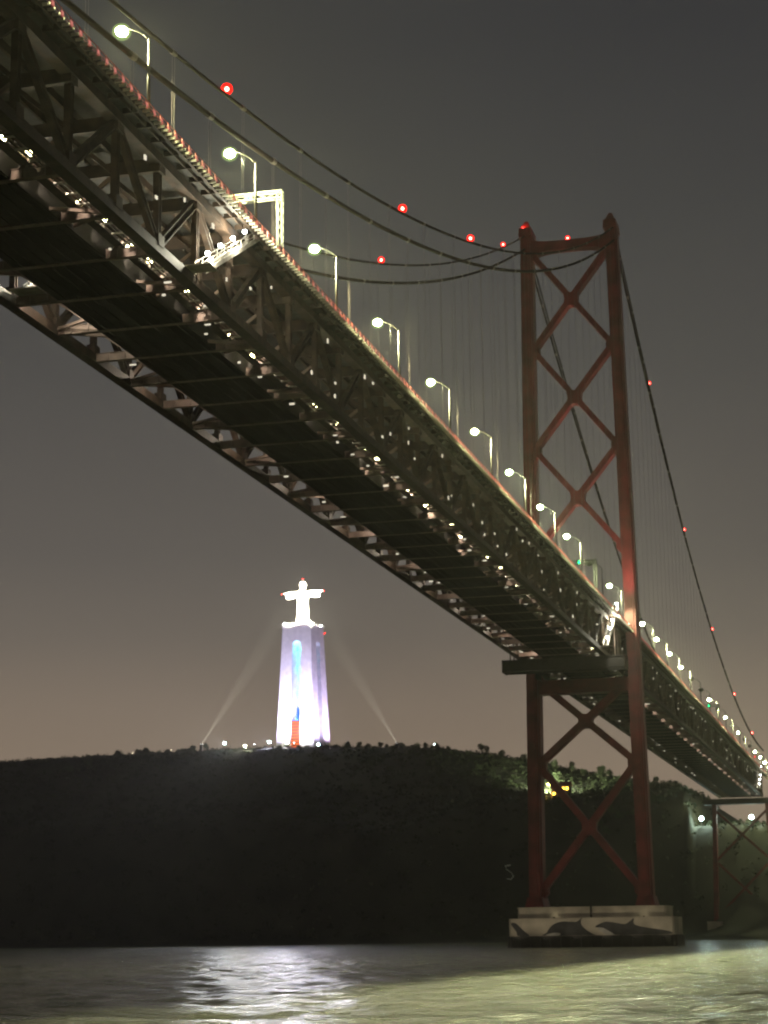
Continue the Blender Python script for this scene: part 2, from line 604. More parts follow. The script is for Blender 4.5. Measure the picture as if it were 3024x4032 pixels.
o = restm.build('marker_lamps', M['e_mark'], deck)
o['kind'] = 'stuff'
# east railing
b = MB()
for z in (78.5, 79.0, 79.5):
    b.box(-11.05, -10.99, YA, YB, z, z + .06)
b.box(-11.1, -10.94, YA, YB, 77.7, 78.3)
b.build('railing_rail', M['railp'], deck)

M['e_glint'] = emit('glint_glow', (1.0, .90, .70), .8)  # glowing boxes stand in for glints of light on the steel
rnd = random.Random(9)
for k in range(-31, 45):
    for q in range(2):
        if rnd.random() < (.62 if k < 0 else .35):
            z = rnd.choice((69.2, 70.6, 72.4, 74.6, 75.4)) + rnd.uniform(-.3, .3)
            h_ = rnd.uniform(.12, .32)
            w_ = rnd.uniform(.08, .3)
            MB().box(10.46, 10.6, -w_, w_, -h_, h_).build('glint_speck', M['e_glint'], deck, loc=(0, k * PN + rnd.uniform(-5, 5), z))
for k in range(-34, 45):  # the same painted glints scattered on the underside
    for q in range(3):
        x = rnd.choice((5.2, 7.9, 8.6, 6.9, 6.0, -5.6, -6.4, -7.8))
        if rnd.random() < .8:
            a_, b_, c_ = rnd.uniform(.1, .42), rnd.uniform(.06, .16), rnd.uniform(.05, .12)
            MB().box(-a_, a_, -b_, b_, -c_, c_).build('glint_speck', M['e_glint'], deck, loc=(x, k * PN + rnd.uniform(-5, 5), ZB + rnd.uniform(-.3, .35)))
for x in (-3.9, -2.6, -1.3, .0, 1.3, 2.6, 3.9):
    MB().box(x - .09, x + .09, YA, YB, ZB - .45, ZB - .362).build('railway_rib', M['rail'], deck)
# ================================================================== TOWERS
TS = -.7
def leg_x(z):
    return 11.35 + (187 - z) * .01345
def make_tower():
    t = empty('bridge_tower', (TS, 0, 9.7))
    tag(t, 'tall red steel bridge tower standing on the concrete pier with dolphins', 'bridge tower')
    oz = -9.7
    for s in (-1, 1):
        b = MB()
        zs = [9.7, 62, 100, 186.2]
        for (w, d, e) in ((2.5, 6.8, 0), (3.1, 4.4, .0), (1.5, 7.6, 0)):   # cruciform cell section
            vs, fs = [], []
            for z in zs:
                x = s * leg_x(z)
                f = 1.0 + .12 * (187 - z) / 177
                for i, j in ((-1, -1), (1, -1), (1, 1), (-1, 1)):
                    vs.append((x + i * w * f / 2, j * d * f / 2, z + oz))
            for q in range(len(zs) - 1):
                for k in range(4):
                    fs.append((q * 4 + k, q * 4 + (k + 1) % 4, q * 4 + 4 + (k + 1) % 4, q * 4 + 4 + k))
            fs += [(3, 2, 1, 0), tuple(range(len(vs) - 4, len(vs)))]
            b.add(vs, fs)
        leg = b.build('leg', M['tower'], t)
        # seams of the plated sections
        sm = MB()
        for z in np.arange(20, 184, 11.2):
            x = s * leg_x(z)
            f = 1.0 + .12 * (187 - z) / 177
            for (w, d) in ((2.5, 6.8), (3.1, 4.4), (1.5, 7.6)):
                sm.box(x - w * f / 2 - .05, x + w * f / 2 + .05, -d * f / 2 - .05, d * f / 2 + .05, z + oz, z + oz + .22)
        sm.build('plate_seam', M['tower'], leg)
        # saddle housing
        x = s * leg_x(187)
        c = MB()
        c.bar((x, 0, 185.6 + oz), (x, 0, 188.0 + oz), 3.5, 8.0, 3.3, 7.4, upv=(0, 1, 0))
        c.bar((x, 0, 188.0 + oz), (x, 0, 190.6 + oz), 2.9, 6.0, .9, 2.2, upv=(0, 1, 0))
        c.build('saddle_housing', M['tower'], t)
        # flared base
        x = s * leg_x(10)
        c = MB().bar((x, 0, 9.72 + oz), (x, 0, 12.2 + oz), 4.8, 9.6, 3.7, 8.4, upv=(0, 1, 0))
        c.build('leg_base', M['tower'], t)
    def brace(z0, z1, wid, name='cross_brace'):
        zc = (z0 + z1) / 2
        for s in (-1, 1):
            xa, xb = s * (leg_x(z0) - 1.2), -s * (leg_x(z1) - 1.2)
            o_ = s * .012
            bb = MB().bar((xa, o_, z0 + oz), (xb, o_, z1 + oz), 3.0 + o_, wid, upv=(0, 0, 1))
            bb.build(name, M['tower'], t)
            for (xx, zz, sg) in ((xa, z0, 1), (xb, z1, -1)):    # curved gusset at the leg
                g = MB()
                sx_ = 1 if xx > 0 else -1
                pts = [(xx + sx_ * .4, -1.4, zz + oz - 2.8), (xx - sx_ * .5, -1.4, zz + oz - 1.9), (xx - sx_ * 1.7, -1.4, zz + oz - .5),
                       (xx - sx_ * 1.7, -1.4, zz + oz + .5), (xx - sx_ * .5, -1.4, zz + oz + 1.9), (xx + sx_ * .4, -1.4, zz + oz + 2.8)]
                g.poly(pts, (0, 2.8, 0))
                g.build('gusset', M['tower'], t)
        # centre gusset: rounded cross
        slope = (z1 - z0) / 2 / (leg_x(zc) - 1.2)
        pts = []
        a0 = math.atan(slope)
        for q, (a, b2) in enumerate(((a0, math.pi - a0), (math.pi - a0, math.pi + a0), (math.pi + a0, 2 * math.pi - a0), (2 * math.pi - a0, 2 * math.pi + a0))):
            for f in np.linspace(0, 1, 7)[:-1]:
                an = a + (b2 - a) * f
                rr = 2.9 - 1.15 * math.sin(math.pi * f)
                pts.append((rr * math.cos(an), -1.48, zc + oz + rr * math.sin(an)))
        MB().poly(pts, (0, 2.96, 0)).build('gusset', M['tower'], t)
    for z0, z1 in ((100.2, 127.2), (127.2, 154.4), (154.4, 181.2)):
        brace(z0, z1, 1.45)
    brace(45.4, 66.2, 1.75)
    brace(13.6, 44.6, 1.75)
    # arched top strut
    zt = 184.4
    pts = []
    xe = leg_x(184) - 1.0
    for x in np.linspace(-xe, xe, 25):
        pts.append((x, -1.7, zt + oz - 2.6 - 1.7 * (abs(x) / xe) ** 4))
    for x in np.linspace(xe, -xe, 25):
        pts.append((x, -1.7, zt + oz - .2 + .9 * (abs(x) / xe) ** 4))
    MB().poly(pts, (0, 3.4, 0)).build('top_strut', M['tower'], t)
    # strut below the deck
    xe = leg_x(64) - 1.1
    b = MB().box(-xe, xe, -2.2, 2.2, 62.9 + oz, 66.2 + oz)
    b.box(-xe, xe, -2.35, 2.35, 66.204 + oz, 66.4 + oz)
    b.build('deck_strut', M['tower'], t)
    # corbels carrying the truss from each leg
    for s in (-1, 1):
        x = s * (leg_x(70) - 1.3)
        c = MB().poly([(x, -6.2, 66.5 + oz), (x, 6.2, 66.5 + oz), (x, 3.2, 74 + oz), (x, 1.4, 80.5 + oz), (x, -1.4, 80.5 + oz), (x, -3.2, 74 + oz)], (-s * .75, 0, 0))
        c.build('deck_bracket', M['dark'], t)
    return t
tower = make_tower()

for (x, y, nm) in ((12.4, -9.5, 'near'), (12.4, 9.5, 'rear near'), (-11.6, -9.5, 'far'), (-11.6, 9.5, 'rear far')):
    o = MB().box(-.3, .3, -.3, .3, -.5, .25).build('leg_uplight', M['dark'], tower, loc=(x - TS, y, 78.3 - 9.7))
    light('uplight', 'SPOT', (0, 0, .4), 36000, (1, .62, .60), o, .2, (0, -y * .85, 42), R(52), .8)

# maintenance platform slung under the truss in front of the tower
pf = empty('maintenance_platform', (.2, -37, 63.9))
tag(pf, 'wide dark steel platform slung under the truss just before the tower', 'platform')
MB().box(-14.3, 14.6, -1.6, -1.2, .35, 2.75).box(-14.3, 14.6, -1.8, -1.0, .1, .346).box(-14.3, 14.6, -1.8, -1.0, 2.754, 2.95).build('front_girder', M['dark'], pf)
MB().box(-14.3, 14.6, 3.0, 3.4, .35, 2.75).box(-14.3, 14.6, 2.8, 3.6, .1, .346).box(-14.3, 14.6, 2.8, 3.6, 2.754, 2.95).build('rear_girder', M['dark'], pf)
for x in np.linspace(-14, 14.3, 12):
    MB().box(x - .12, x + .12, -1.196, 2.996, .7, 2.3).build('cross_beam', M['truss'], pf)
MB().box(-14.5, -14.29, -1.9, 3.7, .0, 3.05).build('end_plate', M['truss'], pf)
MB().box(14.59, 14.8, -1.9, 3.7, .0, 3.05).build('end_plate', M['truss'], pf)
for x in (-12.5, 12.5):
    for y in (-1.4, 3.2):
        MB().box(x - .12, x + .12, y - .12, y + .12, 2.96, 9.5).build('hanger_post', M['truss'], pf)

# pier with the dolphin mural
pier = empty('bridge_pier', (.1, 0, 0))
tag(pier, 'two-tier concrete tower pier in the river with a dolphin mural', 'pier')
def rounded(hx, y0, y1, z0, z1, c=2.2):
    pts = [(-hx + c, y0, z0), (hx - c, y0, z0), (hx, y0 + c, z0), (hx, y1 - c, z0), (hx - c, y1, z0), (-hx + c, y1, z0), (-hx, y1 - c, z0), (-hx, y0 + c, z0)]
    return MB().poly(pts, (0, 0, z1 - z0))
rounded(20.3, -9, 9, 2.75, 7.0, .5).build('lower_tier', M['conc'], pier)
rounded(18.3, -7.4, 7.4, 7.004, 9.7, .5).build('upper_tier', M['conc'], pier)
rounded(18.45, -7.55, 7.55, 9.42, 9.695, .5).build('coping', M['conc'], pier)
rounded(20.8, -9.6, 9.6, -4, 2.746, 1.2).build('timber_fender', M['fender'], pier)
for x in np.arange(-20, 20.1, 2.5):
    MB().box(x - .2, x + .2, -9.9, -9.604, -2, 2.6).build('fender_post', M['fender'], pier)
MB().box(-.2, .2, -7.95, -7.56, 7.1, 10.6).build('access_ladder', M['dark'], pier)
def spline(pts, n=6):
    out_ = []
    L = len(pts)
    for i in range(L):
        p0, p1, p2, p3 = [Vector(pts[(i + j) % L] + (0,)) for j in (-1, 0, 1, 2)]
        for q in range(n):
            t = q / n
            v = .5 * ((2 * p1) + (-p0 + p2) * t + (2 * p0 - 5 * p1 + 4 * p2 - p3) * t * t + (-p0 + 3 * p1 - 3 * p2 + p3) * t ** 3)
            out_.append((v.x, v.y))
    return out_
def mural(pts, mt, y=-9.0, n=4, th=.02, name='mural_dolphin'):
    pp = spline(pts, n)
    return MB().poly([(x, y - th, z) for x, z in pp], (0, th - .002, 0)).build(name, mt, pier)
# leaping dolphin: beak left-down, back arched, fin, diving tail
mural([(-11.6, 2.9), (-10.9, 3.55), (-10.2, 4.6), (-9, 5.6), (-7, 6.15), (-5, 6.1), (-3.6, 6.05), (-2.9, 6.4), (-2.1, 7.0), (-2.35, 6.2), (-2.2, 5.3), (-1.2, 4.2), (.3, 3.2), (1.0, 2.85), (-5, 2.8)], M['mural'])
mural([(-11.1, 2.95), (-10.2, 3.3), (-8.6, 3.5), (-7.4, 3.25), (-8.0, 2.85), (-10, 2.8)], M['mural2'], th=.04)
mural([(1.1, 4.75), (2.0, 5.4), (3.6, 5.95), (5.6, 5.8), (8.2, 5.35), (9.4, 5.9), (10.6, 6.75), (10.5, 5.6), (11.4, 4.95), (14, 4.4), (17, 3.95), (19.2, 3.5), (19.3, 2.85), (12, 2.8), (6, 2.85), (4.4, 3.6), (2.8, 4.45)], M['mural'])
mural([(1.8, 4.6), (3.2, 4.45), (4.5, 3.7), (5.6, 3.0), (4.2, 2.85), (2.4, 3.7)], M['mural2'], th=.04)
mural([(-19.7, 5.9), (-18.7, 5.95), (-17.8, 5.3), (-16.5, 4.0), (-15.2, 2.85), (-18.0, 2.85), (-18.4, 3.8), (-19.3, 5.0)], M['mural'], name='mural_tail')
# outrigger floodlamps added as even fill for the pier face, then two ledge lamps
for x in (-18, -10.8, -3.6, 3.6, 10.8, 18):
    MB().box(x - .2, x + .2, -15.4, -15.0, 2.1, 2.5).box(x - .07, x + .07, -15.2, -9.62, 1.9, 2.09).build('wash_fill_lamp', M['dark'], pier)
    light('wash_fill_light', 'SPOT', (x, -15.0, 2.75), 330, (1, .84, .60), pier, .15, (x, -8, 8.6), R(110), .9)
for x in (-9, 13):
    MB().box(x - .2, x + .2, -8.8, -8.5, 7.03, 7.3).build('wash_fill_lamp', M['dark'], pier)
    light('wash_fill_light', 'POINT', (x, -8.6, 7.6), 16, (1, .88, .6), pier, .15)

# far side-span pier
fp = empty('side_span_pier', (-.5, 474, 0))
tag(fp, 'slim dark steel side-span pier far off at the right edge', 'bridge pier')
for s in (-1, 1):
    MB().bar((s * 14.2, 0, 8.5), (s * 12.6, 0, 64), 2.2, 4.5, 2.0, 4.0, upv=(0, 1, 0)).build('leg', M['tower'], fp)
    MB().box(s * 14.6 - 3.7, s * 14.6 + 3.7, -5, 5, -3, 7.9).box(s * 14.6 - 3.9, s * 14.6 + 3.9, -5.2, 5.2, 7.904, 8.6).build('footing', M['conc'], fp)
    for z0, z1 in ((11, 36), (37, 61)):
        MB().bar((s * 13.2, s * .02, z0), (-s * 12.2, s * .02, z1), .9, 1.1).build('cross_brace', M['tower'], fp)
MB().box(-17.5, 17.5, -2.5, 2.5, 63.9, 66.6).build('cap_beam', M['dark'], fp)

# ================================================================== CABLES
def zlow(y):
    return 74.6 + .000513 * (y + 461) ** 2 if y <= 0 else 182.6 - .415 * y + .00046 * y * y
def zupp(y):
    return zlow(y) + (3.7 if y < 0 else max(.6, 3.7 - y * .02))
def make_cable(name, x, zf, r, label):
    ys_ = list(np.linspace(-461, -6, 90)) + [-3, 0, 3] + list(np.linspace(6, 474, 80))
    c = MB().tube([(x, y, zf(y)) for y in ys_], r, 8).build(name, M['cable'], smooth=True)
    tag(c, label, 'bridge cable', 'main suspension cables')
    return c
lw = make_cable('main_cable', 11.5, zlow, .29, 'thick lower main cable on the near side of the bridge')
uw = make_cable('main_cable', 11.5, zupp, .20, 'thin upper main cable on the near side carrying red lights')
le = make_cable('main_cable', -12.3, zlow, .29, 'lower main cable on the far side, dipping behind the lamps')
ue = make_cable('main_cable', -12.3, zupp, .20, 'upper main cable on the far side, dipping behind the lamps')
# hangers: rope pairs with a clamp
for (c, x, zf, off) in ((lw, 11.5, zlow, 0), (uw, 11.5, zupp, 1), (le, -12.3, zlow, 0), (ue, -12.3, zupp, 1)):
    for k in range(-36, 45):
        if (k + off) % 2:
            continue
        y = k * PN
        if abs(y) < 8:
            continue
        z = zf(y)
        if z < 80.5:
            continue
        h = MB()
        for dy in (-.32, .32):
            h.tube([(x, y + dy, 77.2), (x, y + dy, z)], .016, 5, False)
        h.tube([(x, y - .55, zf(y - .55)), (x, y + .55, zf(y + .55))], .36 if zf is zlow else .27, 8)
        h.build('hanger', M['hanger'], c)

# red beacons
def beacon(loc, label, size=.36):
    b = empty('red_beacon', loc)
    tag(b, label, 'warning light', 'red warning lights')
    MB().ball((0, 0, .45), size * 1.5, 14, 8).build('lens', M['g_red'], b, True)
    MB().ball((0, 0, .45), size * .6, 10, 6).build('bulb', M['e_redhot'], b, True)
    MB().box(-.2, .2, -.2, .2, -.35, -.05).build('base', M['dark'], b)
    light('beacon_light', 'POINT', (0, 0, 1.0), 260, (1, .08, .05), b, .3)
BY = [(-309.3, 'leftmost red light, on the upper near cable'), (-233.1, 'second red light from the left, on the upper near cable'), (-186, 'red light on the near cable where the cables cross left of the tower')]
for y, l in BY:
    beacon((11.5, y, zupp(y) + .3), l, .42)
beacon((-12.3, -154.7, zupp(-154.7) + .3), 'lower red light on the far-side cable, left of the tower', .42)
beacon((-12.3, -33.5, zupp(-33.5) + .3), 'red light on the far-side cable beside the left tower top', .4)
beacon((-12.6, -3.0, 187.7), 'orange-red light on top of the left tower leg', .3)
beacon((-1.0, -1, 184.4), 'red light in the middle of the tower top strut', .42)
for i, y in enumerate((63.6, 145.4, 230.2, 316.6, 405.4)):
    beacon((11.5, y, zupp(y) + .35), ordw(i) + ' red light from the top on the cable running down right of the tower', .40)

# ================================================================== STREET LAMPS
def make_street_lamp():
    t = empty('street_lamp')
    MB().tube([(0, 0, 0), (0, 0, 3), (0, 0, 7.5)], [.19, .16, .12], 10).build('pole', M['pole'], t, True)
    MB().box(-.3, .3, -.3, .3, -.35, .12).build('base', M['pole'], t)
    MB().tube([(0, 0, 7.35), (-.5, 0, 7.95), (-1.2, 0, 8.45), (-2.0, 0, 8.85), (-2.5, 0, 9.0)], [.11, .10, .085, .075, .07], 8).build('arm', M['pole'], t, True)
    MB().tube([(0, 0, 7.5), (-.9, 0, 8.18)], .04, 6).build('arm_stay', M['pole'], t)
    h = MB().bar((-2.3, 0, 9.06), (-3.5, 0, 9.14), .42, .16, .34, .10)
    hd = h.build('lamp_head', M['pole'], t)
    MB().ball((-2.95, 0, 8.8), .60, 14, 8, .8).build('lamp_bulb', M['e_lamp'], t, True)
    MB().ball((-2.95, 0, 8.75), .92, 14, 8, .88).build('lamp_glass', M['g_lamp'], t, True)  # oversized glowing bowl, the halo round the bulb put into a shape
    return t
sl = make_street_lamp()
lit = set([-1, 0, 1, 2, 3, 4, 5, 6, 7, 8, 10, 12, 13, 14, 15, 18, 20, 22, 25, 26, 27, 28, 29])
M['glass_off'] = mat('lamp_glass_unlit', (.35, .36, .34), .2)
first = True
for k in range(-1, 29):
    y = -332.4 + 31.45 * k
    o = sl if first else copy_tree(sl)
    first = False
    o.location = (11.95, y, 78.32)
    o.rotation_euler = (R(.5 * ((k * 5) % 3 - 1)), R(.5 * ((k * 7) % 3 - 1)), R(3 * ((k * 3) % 5 - 2)))
    cool = k > 5 or k == 2
    for ch in o.children:
        if ch.name.startswith('lamp_glass') and k not in lit:
            ch.data = ch.data.copy()
            ch.data.materials[0] = M['glass_off']
        if ch.name.startswith('lamp_bulb'):
            if k not in lit or cool:
                ch.data = ch.data.copy()
                ch.data.materials[0] = M['e_lampc'] if k in lit else M['glass_off']
    st = 'lit' if k in lit else 'unlit'
    if k == -1:
        lab = 'lit street lamp on the bridge just beyond the top left corner'
    elif k < 11:
        lab = '%s street lamp on the near railing, %s lamp pole from the left' % (st, ordw(k))
    else:
        lab = '%s street lamp beyond the tower, %s lamp pole right of the red leg' % (st, ordw(k - 11))
    tag(o, lab, 'street lamp', 'street lamps along the bridge railing')
for o in [q for q in COL.objects if q.name.startswith('street_lamp')]:
    k = round((o.location.y + 332.4) / 31.45)
    if k in lit:
        cc = (1, .97, .66) if k <= 5 else (.93, 1, .72)
        light('lamp_light', 'POINT', (-2.95, 0, 8.3), 3200 * (.7 + .3 * ((k * 5) % 4)), cc, o, .3)
        light('lamp_beam', 'SPOT', (-2.95, 0, 8.3), 120000, cc, o, .3, (-2.0, 0, 0), R(158), .25)

# ================================================================== SIGN GANTRIES
def gantry(y, label, colour, flip=False):
    t = empty('sign_gantry', (12.9, y, 78.6))
    tag(t, label, 'sign gantry', 'lane signal gantries')
    b = MB()
    for dx in (-.28, .28):
        for dy in (-.28, .28):
            b.box(dx - .07, dx + .07, dy - .07, dy + .07, -.6, 5.9)
    for i in range(6):
        b.bar((-.28, -.28, i), (.28, -.28, i + 1), .07, .07).bar((.28, .28, i), (-.28, .28, i + 1), .07, .07)
    b.build('post', M['gpaint'], t)
    b = MB()
    for dz in (5.0, 5.8):
        for dy in (-.35, .35):
            b.box(-23.6, .3, dy - .08, dy + .08, dz, dz + .16)
    for i in range(16):
        x0 = -i * 1.45
        b.bar((x0, -.35, 5.15 if i % 2 else 5.8), (x0 - 1.45, -.35, 5.8 if i % 2 else 5.15), .08, .08)
    b.build('truss_beam', M['gpaint'], t)
    b = MB()
    for dx in (-23.9, -23.4):
        b.box(dx - .1, dx + .1, -.2, .2, -.2, 5.9)
    b.build('post', M['gpaint'], t)
    for i, x in enumerate((-3.5, -7.6, -11.7, -15.8)):
        h = MB().box(x - .5, x + .5, -.62, -.45, 4.9, 5.9).build('signal_head', M['dark'], t)
        if i == 0 or colour != 'green':
            g = MB()
            if colour == 'green':      # downward arrow
                g.poly([(x - .09, -.64, 5.8), (x + .09, -.64, 5.8), (x + .09, -.64, 5.35), (x + .36, -.64, 5.45), (x, -.64, 5.0), (x - .36, -.64, 5.45), (x - .09, -.64, 5.35)], (0, .017, 0))
                g.build('lane_arrow', M['e_green'], h)
            else:
                g.bar((x - .38, -.64, 5.05), (x + .38, -.64, 5.75), .03, .16, upv=(0, 0, 1))
                g.bar((x + .38, -.645, 5.05), (x - .38, -.645, 5.75), .03, .16, upv=(0, 0, 1))
                g.build('lane_cross', M['e_redx'], h)
    if colour == 'green':
        light('signal_light', 'POINT', (-3.5, -1.2, 5.4), 60, (.02, 1, .3), t, .2)
    return t
gantry(-295.3, 'pale steel sign gantry with green signal beside the lit stairs at upper left', 'green')
gantry(-66.5, 'small pale sign gantry with green signal just left of the tower', 'green')
gantry(226, 'distant sign gantry with green signal beyond the tower', 'green')
gantry(446, 'farthest sign gantry with red lights at the right edge', 'red')

# ================================================================== LIT STAIRS IN THE TRUSS
def stairs(x, y0, z0, y1, z1, label, n=22, power=4500, wid=1.1, lamps=5):
    t = empty('access_stairs', (x, y0, z0))
    tag(t, label, 'staircase', 'lit access stairs')
    L, Hh = y1 - y0, z1 - z0
    for dx in (-wid / 2, wid / 2):
        MB().bar((dx, 0, 0), (dx, L, Hh), .12, .45).build('stringer', M['galv'], t)
        r = MB().bar((dx, 0, 1.1), (dx, L, Hh + 1.1), .08, .08).bar((dx, 0, .6), (dx, L, Hh + .6), .06, .06)
        for i in range(9):
            r.box(dx - .05, dx + .05, L * i / 8 - .05, L * i / 8 + .05, Hh * i / 8, Hh * i / 8 + 1.1)
        r.build('handrail', M['galv'], t)
    tm = MB().box(-wid / 2 + .06, wid / 2 - .06, -.16, .16, -.03, .03).mesh('tread', M['galv'])
    for i in range(n):
        f = (i + .5) / n
        link('tread', tm, t, (0, L * f, Hh * f))
    MB().box(-wid / 2 - .3, wid / 2 + 1.4, -2.6, -.2, -.14, -.04).build('landing', M['galv'], t)
    MB().box(-wid / 2 - .3, wid / 2 + .3, L + .2, L + 2.2, Hh - .14, Hh - .04).build('landing', M['galv'], t)
    for i in range(lamps):
        f = .06 + .88 * i / max(1, lamps - 1)
        q_ = MB().ball((wid / 2 - .15, L * f, Hh * f + 1.75), .24, 10, 6).build('stair_lamp', M['e_workw'], t, True)
        MB().box(wid / 2 - .03, wid / 2 + .05, L * f - .05, L * f + .05, Hh * f + .3, Hh * f + 1.55).build('lamp_stem', M['galv'], t)
        if i % 2 == 0:
            light('stair_light', 'POINT', (wid / 2 + .35, L * f - .2, Hh * f + 1.75), power, (1, .95, .72), t, .2)
    return t
stairs(10.95, -315.5, 68.4, -298.0, 78.2, 'brightly lit steel stairs climbing the truss beside the nearest gantry')
stairs(-8.2, -314.5, 68.2, -307.0, 73.2, 'lit steel stairs inside the far truss at the left edge', 12, 5000, 1.4, 3)
stairs(10.95, -42, 68.4, -22, 80.6, 'brightly lit steel stairs on the truss beside the tower leg', 22, 3500)
stairs(10.95, 436, 68.4, 456, 79, 'small distant lit stairs on the truss at right edge', 16, 1500)

# ================================================================== LAMPS UNDER THE DECK
def under_lamp():
    t = empty('deck_lamp')
    MB().ball((0, 0, 0), .36, 10, 6, .8).build('bulb', M['e_work'], t, True)
    MB().box(-.06, .06, -.06, .06, -.75, -.2).build('bracket', M['galv'], t)
    return t
ul = under_lamp()
WL = [-349.6, -345.4, -341.4, -333.8, -329.4, -321.1, -317.0, -307.4, -291.5, -286.6, -282.9, -259.8, -250.5, -234.1, -229.7, -222.1, -210.5, -201.3,
      -198.2, -181.7, -172.5, -152.5, -142.3, -123.1, -113.3, -92, -82, -62, -51, -31]
first = True
tmp = []
for i, y in enumerate(WL):
    o = ul if first else copy_tree(ul)
    first = False
    o.location = (6.1 + .5 * ((i * 7) % 5 - 2) / 2, y, 69.45 + .25 * ((i * 3) % 4) / 3)
    tag(o, '%s warm lamp from the left in the row under the near truss' % ordw(i).capitalize(), 'work lamp', 'lamps under the deck, near side')
    tmp.append(o)
for i, o in enumerate(tmp):
    light('work_light', 'SPOT', (.1, .3, -.3), 1100 + 600 * (i % 3), (1, .84, .66), o, .2, (-1.2, 3.0, -1.9), R(105), .5)
EL = [-310.4, -279, -247.5, -219.6, -192.3, -162.8, -133.3, -101.7, -73.5, -44.4]
me = MB().ball((0, 0, 0), .2, 10, 6, .7).mesh('bulb', M['e_dim'])
for i, y in enumerate(EL):
    o = empty('deck_lamp', (-6.2, y, 69.6))
    tag(o, '%s dim lamp from the left in the row inside the far truss' % ordw(i).capitalize(), 'work lamp', 'lamps under the deck, far side')
    link('bulb', me, o)
    MB().box(-.05, .05, -.05, .05, -.9, -.15).build('bracket', M['galv'], o)
    light('work_light', 'POINT', (.2, -.5, -.35), 1300, (1, .84, .66), o, .2)
# beyond the tower the rows read as dim lit floor beams
for i, k in enumerate(range(1, 44, 2)):
    o = empty('deck_lamp', (6.2, k * PN - 3, 69.7))
    tag(o, '%s small lamp under the deck beyond the tower' % ordw(i).capitalize(), 'work lamp', 'lamps under the deck beyond the tower')
    link('bulb', me, o)
    MB().box(-.05, .05, -.05, .05, -.9, -.15).build('bracket', M['galv'], o)
    light('work_light', 'SPOT', (-1, -.3, -.4), 900, (1, .82, .66), o, .2, (-1, 3, -1.7), R(130), .4)

# ================================================================== MONUMENT
MX, MY, MZ0, MZ1 = -286.6, 684.5, 116.5, 196.6
MROT = R(-7.2)
mon = empty('monument_pedestal', (MX, MY, MZ0), MROT)
tag(mon, 'tall pale four-legged arched pedestal lit violet and blue on the hilltop', 'monument')
Hm = MZ1 - MZ0
def half(z):                       # half side of the tapering shaft at height z above base
    return 12.9 - (12.9 - 9.75) * z / Hm
GW = 2.75                          # half width of the arch opening
for sx in (-1, 1):
    for sy in (-1, 1):
        vs, fs = [], []
        zs = [0, 26, 52, Hm - 9.5]
        for z in zs:
            h_ = half(z)
            g = GW + .5 * (1 - z / Hm)
            for (px, py) in ((g, g), (h_, g), (h_, h_), (g, h_)):
                vs.append((sx * px, sy * py, z))
        for q in range(len(zs) - 1):
            for k in range(4):
                fs.append((q * 4 + k, q * 4 + (k + 1) % 4, q * 4 + 4 + (k + 1) % 4, q * 4 + 4 + k))
        fs += [(3, 2, 1, 0), tuple(range(len(vs) - 4, len(vs)))]
        MB().add(vs, fs).build('pillar', M['stone'], mon)
# arch heads on the four faces (spandrels) and the crowning block
za = Hm - 9.5
for ang in range(4):
    hN = half(za)
    pts = [(-GW - .12, za - 3.2), (-GW - .12, za), (GW + .12, za), (GW + .12, za - 3.2)]
    for f in np.linspace(0, math.pi, 13):
        pts.append(((GW + .12) * math.cos(f), za - 3.2 + 2.9 * math.sin(f)))
    pts = [pts[1], pts[2], pts[3]] + pts[5:-1] + [pts[0]]
    b = MB().poly([(x, -hN - .05, z) for x, z in pts], (0, hN - GW, 0))
    o = b.build('arch_head', M['stone'], mon)
    o.rotation_euler = (0, 0, ang * math.pi / 2)
b = MB()
b.bar((0, 0, za + .005), (0, 0, Hm), 2 * half(za), 2 * half(za), 2 * half(Hm), 2 * half(Hm), upv=(0, 1, 0))
b.build('crown_block', M['stone'], mon)
MB().box(-10.2, 10.2, -10.2, 10.2, Hm + .004, Hm + .5).build('terrace', M['stone'], mon)
for a in range(4):
    b = MB().box(-10.0, 10.0, -10.05, -9.85, Hm + 1.5, Hm + 1.62)
    for x in np.linspace(-9.8, 9.8, 11):
        b.box(x - .06, x + .06, -10.0, -9.9, Hm + .504, Hm + 1.5)
    o = b.build('terrace_railing', M['white'], mon)
    o.rotation_euler = (0, 0, a * math.pi / 2)
# orange screen at the foot of the front arch
w0, w1 = 3.6, 3.0
MB().poly([(-w0, -half(6) + 1.2, 0), (w0, -half(6) + 1.2, 0), (w1, -half(6) + 1.4, 19.5), (-w1, -half(6) + 1.4, 19.5)], (0, .3, 0)).build('orange_window', M['e_orange'], mon)
for i in range(9):
    z = 4 + i * 1.9
    MB().box(-3.3, 3.3, -half(6) + .75, -half(6) + 1.15, z, z + .55).build('louvre', M['dark'], mon)
# lights of the pedestal (violet-white washes around the foot, blue inside)
def flood(loc, target, power, col, ang, name, label, emis='e_workw', size=.5):
    o = empty(name, loc)
    tag(o, label, 'floodlight', 'floodlights on the hilltop')
    MB().box(-.5, .5, -.4, .4, -.9, -.1).build('housing', M['dark'], o)
    MB().ball((0, 0, .25), size * .5, 10, 6, .6).build('lens', M[emis], o, True)
    d = (Vector(target) - Vector(loc)).normalized()
    light('flood_light', 'SPOT', tuple(d * .9 + Vector((0, 0, .5))), power, col, o, .4, tuple(d * 30), ang, .6)
    return o
def mw(x, y, z):                    # monument-local to world
    c, s = math.cos(MROT), math.sin(MROT)
    return (MX + c * x - s * y, MY + s * x + c * y, MZ0 + z)
flood(mw(-15, -40, 3), mw(-7, -11, 34), 230000, (.66, .58, 1), R(88), 'floodlight', 'white floodlight at the left foot of the monument')
flood(mw(10, -36, 3), mw(8, -11.5, 24), 330000, (.74, .68, 1), R(84), 'floodlight', 'floodlight at the front right foot of the monument')
